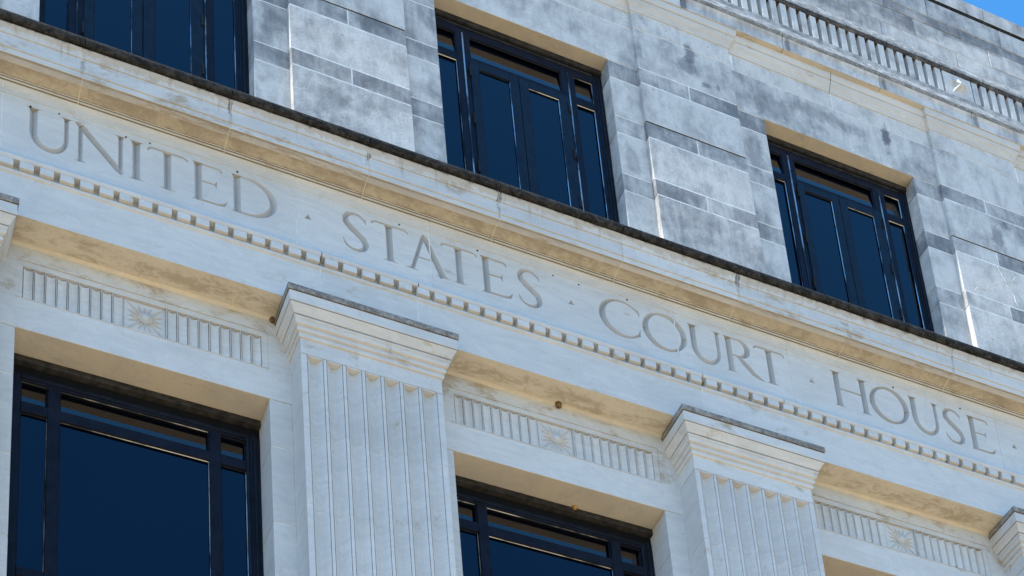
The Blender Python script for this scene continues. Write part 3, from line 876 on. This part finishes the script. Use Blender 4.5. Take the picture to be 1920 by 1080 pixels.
# ---- upper storey: wall stones, piers
YU = .10
GU = .0062
HU = 1.033
thin = [(17.94, 18.18), (18.82, 19.07), (19.68, 19.925)]
crs = [16.84, 17.94, 18.18, 18.82, 19.07, 19.68, 19.925]
jam = [16.84, 17.92, 18.18, 18.80, 19.06, 19.66, 19.930]
for k in BAYS:
    xp = XP + k * P - .013 + .0035 * 0
    xw = XP + k * P - P / 2
    pl, pr_ = xp - .634, xp + .634
    bx0 = xp
    # pier
    for i in range(len(crs) - 1):
        z0, z1 = crs[i], crs[i + 1]
        th = (z1 - z0) < .3
        y = .057 - (.006 if z1 < 19.7 else 0) - (.006 if z1 < 18.9 else 0) - (.010 if z1 < 18.2 else 0) - (.004 if i == 0 else 0)
        e = 0.0
        rg = .9 if z1 < 18.9 else .35
        if th:
            for a, b in ((pl, xp), (xp, pr_)):
                box('pier_stone', a + (GU if a == xp else 0), b - (GU if b == xp else 0), y, .75, z0 + GU, z1 - GU, M['weather'], B, (rnd(.35, .8), rg), ch=.005)
        else:
            box('pier_stone', pl, pr_, y, .75, z0 + GU, z1 - GU, M['weather'], B, (rnd(.0, .25) + (.15 if i == 0 else 0), rg), ch=.005)
        box('mortar_bed', pl + .008, pr_ - .008, y + .0025, .70, z0 - .01, z1 + .01, M['mortar'], B, ch=0)
    box('pier_stone', pl, pr_, .057, .75, 19.925 + GU, 20.575 - GU, M['weather'], B, (rnd(.05, .2), .3), ch=.004)
    for a, b in ((pl, xp), (xp, pr_)):
        box('pier_stone', a + (GU if a == xp else 0), b - (GU if b == xp else 0), .057, .75, 20.575 + GU, 20.872 - GU, M['weather'], B, (rnd(0, .1), .2), ch=.004)
    box('mortar_bed', pl + .008, pr_ - .008, .062, .70, 19.93, 20.9, M['mortar'], B, ch=0)
    box('pier_stone', pl, pr_, .057, .75, 20.872 + GU, 20.925, M['weather'], B, (.0, .1), ch=0)
    # jamb strips between pier and window openings
    wl, wr = xw + HU - .005, xw + P - HU - .005
    for a, b, rside in ((wl, pl, 0), (pr_, wr, 1)):
        for i in range(len(jam) - 1):
            z0, z1 = jam[i], jam[i + 1]
            th = (z1 - z0) < .3
            box('jamb_stone', a, b, YU, .75, z0 + GU, z1 - GU, M['weather'], B, (rnd(.5, .8) if th else rnd(.1, .5) * (1 if rside else .6), .15), ch=.004)
        box('mortar_bed', a + (.007 if not rside else 0), b - (.007 if rside else 0), YU + .0025, .70, 16.84, 19.93, M['mortar'], B, ch=0)
    # lintel over the window right of this pier, and the courses above it
    a, b = pr_, pl + P
    if k == 3: b = XR
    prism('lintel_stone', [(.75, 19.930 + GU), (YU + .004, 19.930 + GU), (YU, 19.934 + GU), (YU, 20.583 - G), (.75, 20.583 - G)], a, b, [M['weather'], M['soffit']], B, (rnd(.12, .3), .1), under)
    x1, x2 = a + (b - a) * .025, a + (b - a) * .51
    cuts_ = [a, xp + .70, xp + 2.055, b]
    for c0, c1 in zip(cuts_[:-1], cuts_[1:]):
        if c1 - c0 > .12: box('wall_stone', c0 + (GU if c0 != a else 0), c1 - (GU if c1 != b else 0), YU, .75, 20.583 + GU, 20.905 - GU, M['weather'], B, (rnd(0, .12), .1), ch=.004)
    cuts_ = [a, xp + 1.36, xp + 2.72, b]
    for c0, c1 in zip(cuts_[:-1], cuts_[1:]):
        box('wall_stone', c0 + (GU if c0 != a else 0), c1 - (GU if c1 != b else 0), YU, .75, 20.905 + GU, 20.94, M['weather'], B, (rnd(0, .1), .1), ch=0)
    box('mortar_bed', a, b, YU + .0025, .70, 19.94, 20.93, M['mortar'], B, ch=0)

# ---- upper windows
def make_up_window(xw):
    YF = .262
    d = xw - 7.037
    X = lambda x: x + d
    zb = 16.85
    root = bar('window', frame_bars([
        (X(6.000), X(6.085), zb, 19.80), (X(7.945), X(8.072), zb, 19.80),
        (X(6.085), X(7.945), 19.690, 19.80),
        (X(6.085), X(7.945), 19.265, 19.375)], YF, YF + .012, .004), M['steel'], B)
    bar('mullion', frame_bars([(X(6.306), X(6.474), zb, 19.70)], YF - .004, YF + .04, .004), M['steel'], root)
    bar('mullion', frame_bars([(X(7.556), X(7.722), zb, 19.70)], YF - .004, YF + .04, .004), M['steel'], root)
    bar('mullion_rib', frame_bars([(X(6.378), X(6.396), zb, 19.70)], YF - .016, YF - .004, .006), M['bead'], root)
    bar('mullion_rib', frame_bars([(X(7.632), X(7.648), zb, 19.70)], YF - .014, YF - .004, .006), M['bead'], root)
    bar('frame_lip', frame_bars([(X(7.985), X(7.995), zb, 19.80), (X(8.020), X(8.035), zb, 19.80)], YF - .012, YF, .004), M['steel_light'], root)
    bar('frame_lip', frame_bars([(X(6.085), X(7.945), 19.795, 19.81)], YF - .012, YF, .004), M['wood'], root)
    bar('head_shade_strip', [boxdata(X(6.000), X(8.072), .268, .30, 19.795, 19.862, 0)], M['black'], root)  # solid black board standing for the gap's shade
    prism('wood_strip', [(.262, 19.862), (.248, 19.865), (.246, 19.885), (.250, 19.888), (.247, 19.929), (.36, 19.929), (.36, 19.862)], X(6.0), X(8.072), M['wood'], root)
    panes = [(6.085, 6.306, 19.375, 19.690, ''), (6.474, 7.556, 19.375, 19.690, ''), (7.722, 7.945, 19.375, 19.690, 'TR'),
             (6.085, 6.306, zb, 19.265, 'TR'), (7.722, 7.945, zb, 19.265, 'TR')]
    for a, b, c, e, sd in panes:
        if c > 19.3:            # top panes tilted back so their reflection shows the lintel underside
            ya, yb, xa, xb, za, zz_ = YF + .014, YF + .050, X(a) - .012, X(b) + .012, c - .02, e + .06
            mk('pane', [(xa, ya, za), (xb, ya, za), (xb, yb, zz_), (xa, yb, zz_), (xa, ya + .006, za), (xb, ya + .006, za), (xb, yb + .006, zz_), (xa, yb + .006, zz_)],
               [(0, 1, 2, 3), (7, 6, 5, 4), (0, 4, 5, 1), (1, 5, 6, 2), (2, 6, 7, 3), (3, 7, 4, 0)], M['warmglass'], root)
        else: box('pane', X(a) - .004, X(b) + .004, YF + .030, YF + .038, c - .004, e + .004, M['glass'], root, ch=0)
        if sd: beads('glazing_bead', X(a), X(b), c, e, YF + .010, .006, root, sd)  # highlight colour on chosen sides, plain dark steel on the rest
        beads('dark_bead', X(a), X(b), c, e, YF + .010, .010, root, ''.join(q for q in 'TRLB' if q not in sd), M['steel'])
    for a, b, pa, pb, sd in ((6.450, 7.014, 6.545, 6.910, 'R'), (7.020, 7.612, 7.130, 7.492, 'TR')):
        s = bar('sash', frame_bars([(X(a), X(pa), zb, 19.300), (X(pb), X(b), zb, 19.300), (X(pa), X(pb), 19.200, 19.300)], YF - .020, YF + .02, .004), M['steel_light'], root)
        box('pane', X(pa) - .004, X(pb) + .004, YF + .003, YF + .011, zb, 19.204, M['glass'], root, ch=0)
        beads('glazing_bead', X(pa), X(pb), zb, 19.200, YF - .012, .006, root, sd)
        beads('dark_bead', X(pa), X(pb), zb, 19.200, YF - .012, .010, root, ''.join(q for q in 'TRLB' if q not in sd), M['steel'])
    for x in (6.440, 7.604):
        for z in (19.12, 18.40, 17.70):
            n = 8; r = .011
            V = [(X(x) + r * math.cos(2 * math.pi * j / n), YF - .028 + r * math.sin(2 * math.pi * j / n), z + h) for h in (-.075, .075) for j in range(n)]
            F = [(j, (j + 1) % n, n + (j + 1) % n, n + j) for j in range(n)] + [tuple(range(n)), tuple(range(2 * n - 1, n - 1, -1))]
            mk('hinge', V, F, M['pin'], root)
    return root
XU = XP - P / 2 + P - .013
uw0 = make_up_window(XU)
for k in range(-2, 3):
    if k: copytree(uw0, B, k * P)

# ---- crown moulding that steps forward over the piers
CR = [(.0, 20.845), (.012, 20.850), (.014, 20.872), (.020, 20.878), (.024, 20.900), (.040, 20.925), (.058, 20.955), (.060, 20.985), (.052, 20.990), (.070, 20.996), (.076, 21.010), (.085, 21.040), (.085, 21.0855)]
def crown_run(name, pts):
    """pts: plan path [(x, y, dirx)] where the profile is offset towards -Y, and in x by dirx"""
    V, F = [], []
    n = len(pts)
    for p, z in CR:
        for x, y, dx in pts: V.append((x + dx * p, y - p, z))
    V2 = [(x, .3, 20.845) for x, y, dx in pts] + [(x, .3, 21.0855) for x, y, dx in pts]
    for i in range(len(CR) - 1):
        for j in range(n - 1):
            F.append((i * n + j, i * n + j + 1, (i + 1) * n + j + 1, (i + 1) * n + j))
    o = mk(name, V, F, M['marble'], B, (.02, .05)); fixn_out(o)
    return o
def fixn_out(o):
    bm = bmesh.new(); bm.from_mesh(o.data)
    bmesh.ops.recalc_face_normals(bm, faces=bm.faces)
    f = max(bm.faces, key=lambda f: f.calc_area())
    if f.normal.y > 0:
        for q in bm.faces: q.normal_flip()
    bm.to_mesh(o.data); bm.free()
for k in BAYS:
    xp = XP + k * P - .013
    mid = xp + P / 2
    crown_run('crown_moulding', [(xp - .634 - .0, .10, -1), (xp - .634, .057, -1), (xp + .634, .057, 1), (xp + .634, .10, 1)])
    b = xp + P - .634 - .001 if k < 3 else XR
    crown_run('crown_moulding', [(xp + .634 + .001, .0995, 0), (mid - G * .8, .0995, 0)])
    crown_run('crown_moulding', [(mid + G * .8, .0995, 0), (b, .0995, 0)])
box('mortar_bed', XL, XR, .11, .7, 20.93, 21.10, M['mortar'], B, ch=0)

# ---- upper cornice, grille, coping, parapet
UC = [(.60, 21.086), (-.040, 21.086), (-.040, 21.226), (-.044, 21.229), (-.046, 21.238), (-.050, 21.242), (-.052, 21.262), (-.056, 21.272), (.60, 21.272)]
UR = [(.60, 21.2725), (-.058, 21.2725), (-.064, 21.280), (-.067, 21.300), (-.065, 21.335), (-.055, 21.350), (.045, 21.672), (.60, 21.672)]
uj = [9.077 + P / 3 * i for i in range(-24, 20)]
uj = [x for x in uj if XL + .2 < x < XR - .2]
cj = [XL] + uj + [XR]
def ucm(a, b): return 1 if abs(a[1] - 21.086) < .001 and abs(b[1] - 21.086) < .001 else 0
def urm(a, b): return 1 if (a[1] > 21.34 and b[1] > 21.34) else 0
for a, b in zip(cj[:-1], cj[1:]):
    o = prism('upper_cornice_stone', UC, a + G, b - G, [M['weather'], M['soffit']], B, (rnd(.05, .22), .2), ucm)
    prism('sloped_ledge', UR, a + G, b - G, [M['lead'], M['lichen']], o, None, urm)
box('mortar_bed', XL, XR, .0, .6, 21.09, 21.6, M['darkmortar'], B, ch=0)
# vertical bars and star blocks; 29 units to a bay, the star block takes three
U = P / 29
box('grille_back', XL, XR, .150, .70, 21.66, 22.09, M['weather'], B, (.2, .3), ch=0)
bv = boxdata(-.0425, .0425, .060, .149, 21.673, 22.095, .003)
b0 = None
for k in range(-3, 4):
    xs = XP - .010 + k * P
    for i in range(26):
        x = xs + (i + 2) * U
        if x < XL + .05 or x > XR - .05: continue
        if b0 is None:
            b0 = mk('grille_bar', [(vx + x, y, z) for vx, y, z in bv[0]], bv[1], M['weather'], B, (.0, .4)); bx_ = x
        else:
            o = b0.copy(); COL.objects.link(o); o.parent = B
            o.location = b0.location + Vector((x - bx_, 0, 0))
            o.color = (rnd(0, .25), .4, 0, 1)
s0 = None
for k in range(-2, 4):
    xs = XP - .004 + k * P
    if s0 is None:
        s0 = box('star_block', xs - .214, xs + .214, .060, .149, 21.673, 22.095, M['weather'], B, (.0, .2), ch=.003)
        sx0 = xs
        V, F = [], []
        cz = 21.885
        for i in range(10):
            an = math.radians(90 + 36 * i) - math.radians(4)
            r = .172 if i % 2 == 0 else .062
            V.append((xs + r * math.cos(an), .0605, cz + r * math.sin(an)))
        V.append((xs, -.005, cz))
        for i in range(10): F.append((i, (i + 1) % 10, 10))
        st = mk('five_pointed_star', V, F, M['weather'], s0, (0, .2)); fixn_out(st)
    else:
        copytree(s0, B, xs - sx0)
CP = [(.60, 22.096), (.056, 22.096), (.053, 22.102), (.049, 22.115), (.048, 22.165), (.60, 22.165)]
CP2 = [(.60, 22.1655), (.046, 22.1655), (.045, 22.200), (.052, 22.235), (.100, 22.385), (.60, 22.385)]
pj = [XL] + [x for x in [XP + .75 + P / 3 * i for i in range(-20, 20)] if XL + .2 < x < XR - .2] + [XR]
for a, b in zip(pj[:-1], pj[1:]):
    o = prism('grille_coping', CP2, a + G, b - G, M['lichen'], B)
    prism('coping_drip', CP, a + .0, b - .0, M['coping'], o)
YP = .12
zc = [22.39, 22.68, 22.995, 23.165, 23.50]
offs = [.0, .55, .13, .82]
for i in range(4):
    xs = [x for x in [XP - 4.4 + offs[i] + 1.155 * j for j in range(-12, 26)] if XL + .2 < x < XR - .2]
    xs = [XL] + xs + [XR]
    for a, b in zip(xs[:-1], xs[1:]):
        box('parapet_stone', a + G, b - G, YP + rnd(-.003, .003), .5, zc[i] + G * .6, zc[i + 1] - G * .6, M['weather'], B, (rnd(.15, .5) + (.3 if i == 2 else 0), .9), ch=.005)
box('mortar_bed', XL, XR, YP + .012, .49, 22.39, 23.50, M['darkmortar'], B, ch=0)
for a, b in zip(pj[:-1], pj[1:]):
    prism('parapet_coping', [(.62, 23.502), (YP - .004, 23.502), (YP - .006, 23.525), (YP - .020, 23.53), (YP - .024, 23.76), (YP - .01, 23.785), (.62, 23.80)], a + G, b - G, [M['weather'], M['rim']], B, (.42, .8), lambda p, q: 1 if (abs(p[1] - q[1]) < .03 and p[1] < 23.54 and q[1] < 23.54) else 0)

# ---- small mud nests in the corners
def nest(x, y, z, r, mat, label):
    bm = bmesh.new()
    bmesh.ops.create_icosphere(bm, subdivisions=3, radius=r)
    rr = random.Random(int(x * 1000))
    from mathutils import noise
    for v in bm.verts:
        v.co *= 1 + .35 * noise.noise(v.co * (2.2 / r) + Vector((x, x, z)))
        v.co.y *= .8
    me = bpy.data.meshes.new('mud_nest'); bm.to_mesh(me); bm.free()
    for p in me.polygons: p.use_smooth = True
    me.materials.append(mat)
    o = bpy.data.objects.new('mud_nest', me); COL.objects.link(o); o.location = (x, y, z)
    o['label'] = label; o['category'] = 'nest'; o['group'] = 'insect mud nests under the ledges'
nest(4.158, .262, 14.700, .027, M['mud'], 'round brown mud nest in the soffit corner left of the middle pilaster capital')
nest(6.944 * 1.0215 + .0, .255, 14.712, .036, M['mud'], 'dark lumpy mud nest under the soffit between the two full pilaster capitals')
nest(7.30 * 1.002, .53, 13.728, .026, M['mud2'], 'small orange mud nest under the lintel of the right lower window')

# ---- caulked bead where each architrave soffit meets the wall
for k in BAYS:
    a, b = XP + k * P + .70, XP + (k + 1) * P - .70
    if k == 3: b = XR
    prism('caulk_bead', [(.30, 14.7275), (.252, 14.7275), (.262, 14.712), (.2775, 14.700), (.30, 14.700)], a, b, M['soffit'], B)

# ---- old cracks filled with pale mortar in the right-hand pier
def crack(pts, y, w=.0018):
    V, F = [], []
    for i, (x, z) in enumerate(pts):
        a = pts[max(i - 1, 0)]; b = pts[min(i + 1, len(pts) - 1)]
        d = Vector((b[0] - a[0], 0, b[1] - a[1])).normalized(); n = Vector((-d.z, 0, d.x)) * w * rnd(.7, 1.3)
        V += [(x + n.x, y, z + n.z), (x, y - .004, z), (x - n.x, y, z - n.z)]
    for i in range(len(pts) - 1):
        a, b = i * 3, i * 3 + 3
        F += [(a, b, b + 1, a + 1), (a + 1, b + 1, b + 2, a + 2)]
    mk('mortared_crack', V, F, M['mortar'], B)
def jag(x0, z0, x1, z1, n=7, a=.03):
    return [(x0 + (x1 - x0) * i / n + (rnd(-a, a) if 0 < i < n else 0), z0 + (z1 - z0) * i / n + (rnd(-a, a) if 0 < i < n else 0)) for i in range(n + 1)]
crack(jag(12.66, 18.22, 13.36, 18.72, 9), .0335)
crack(jag(13.10, 18.79, 13.30, 18.22, 8, .02), .0335)
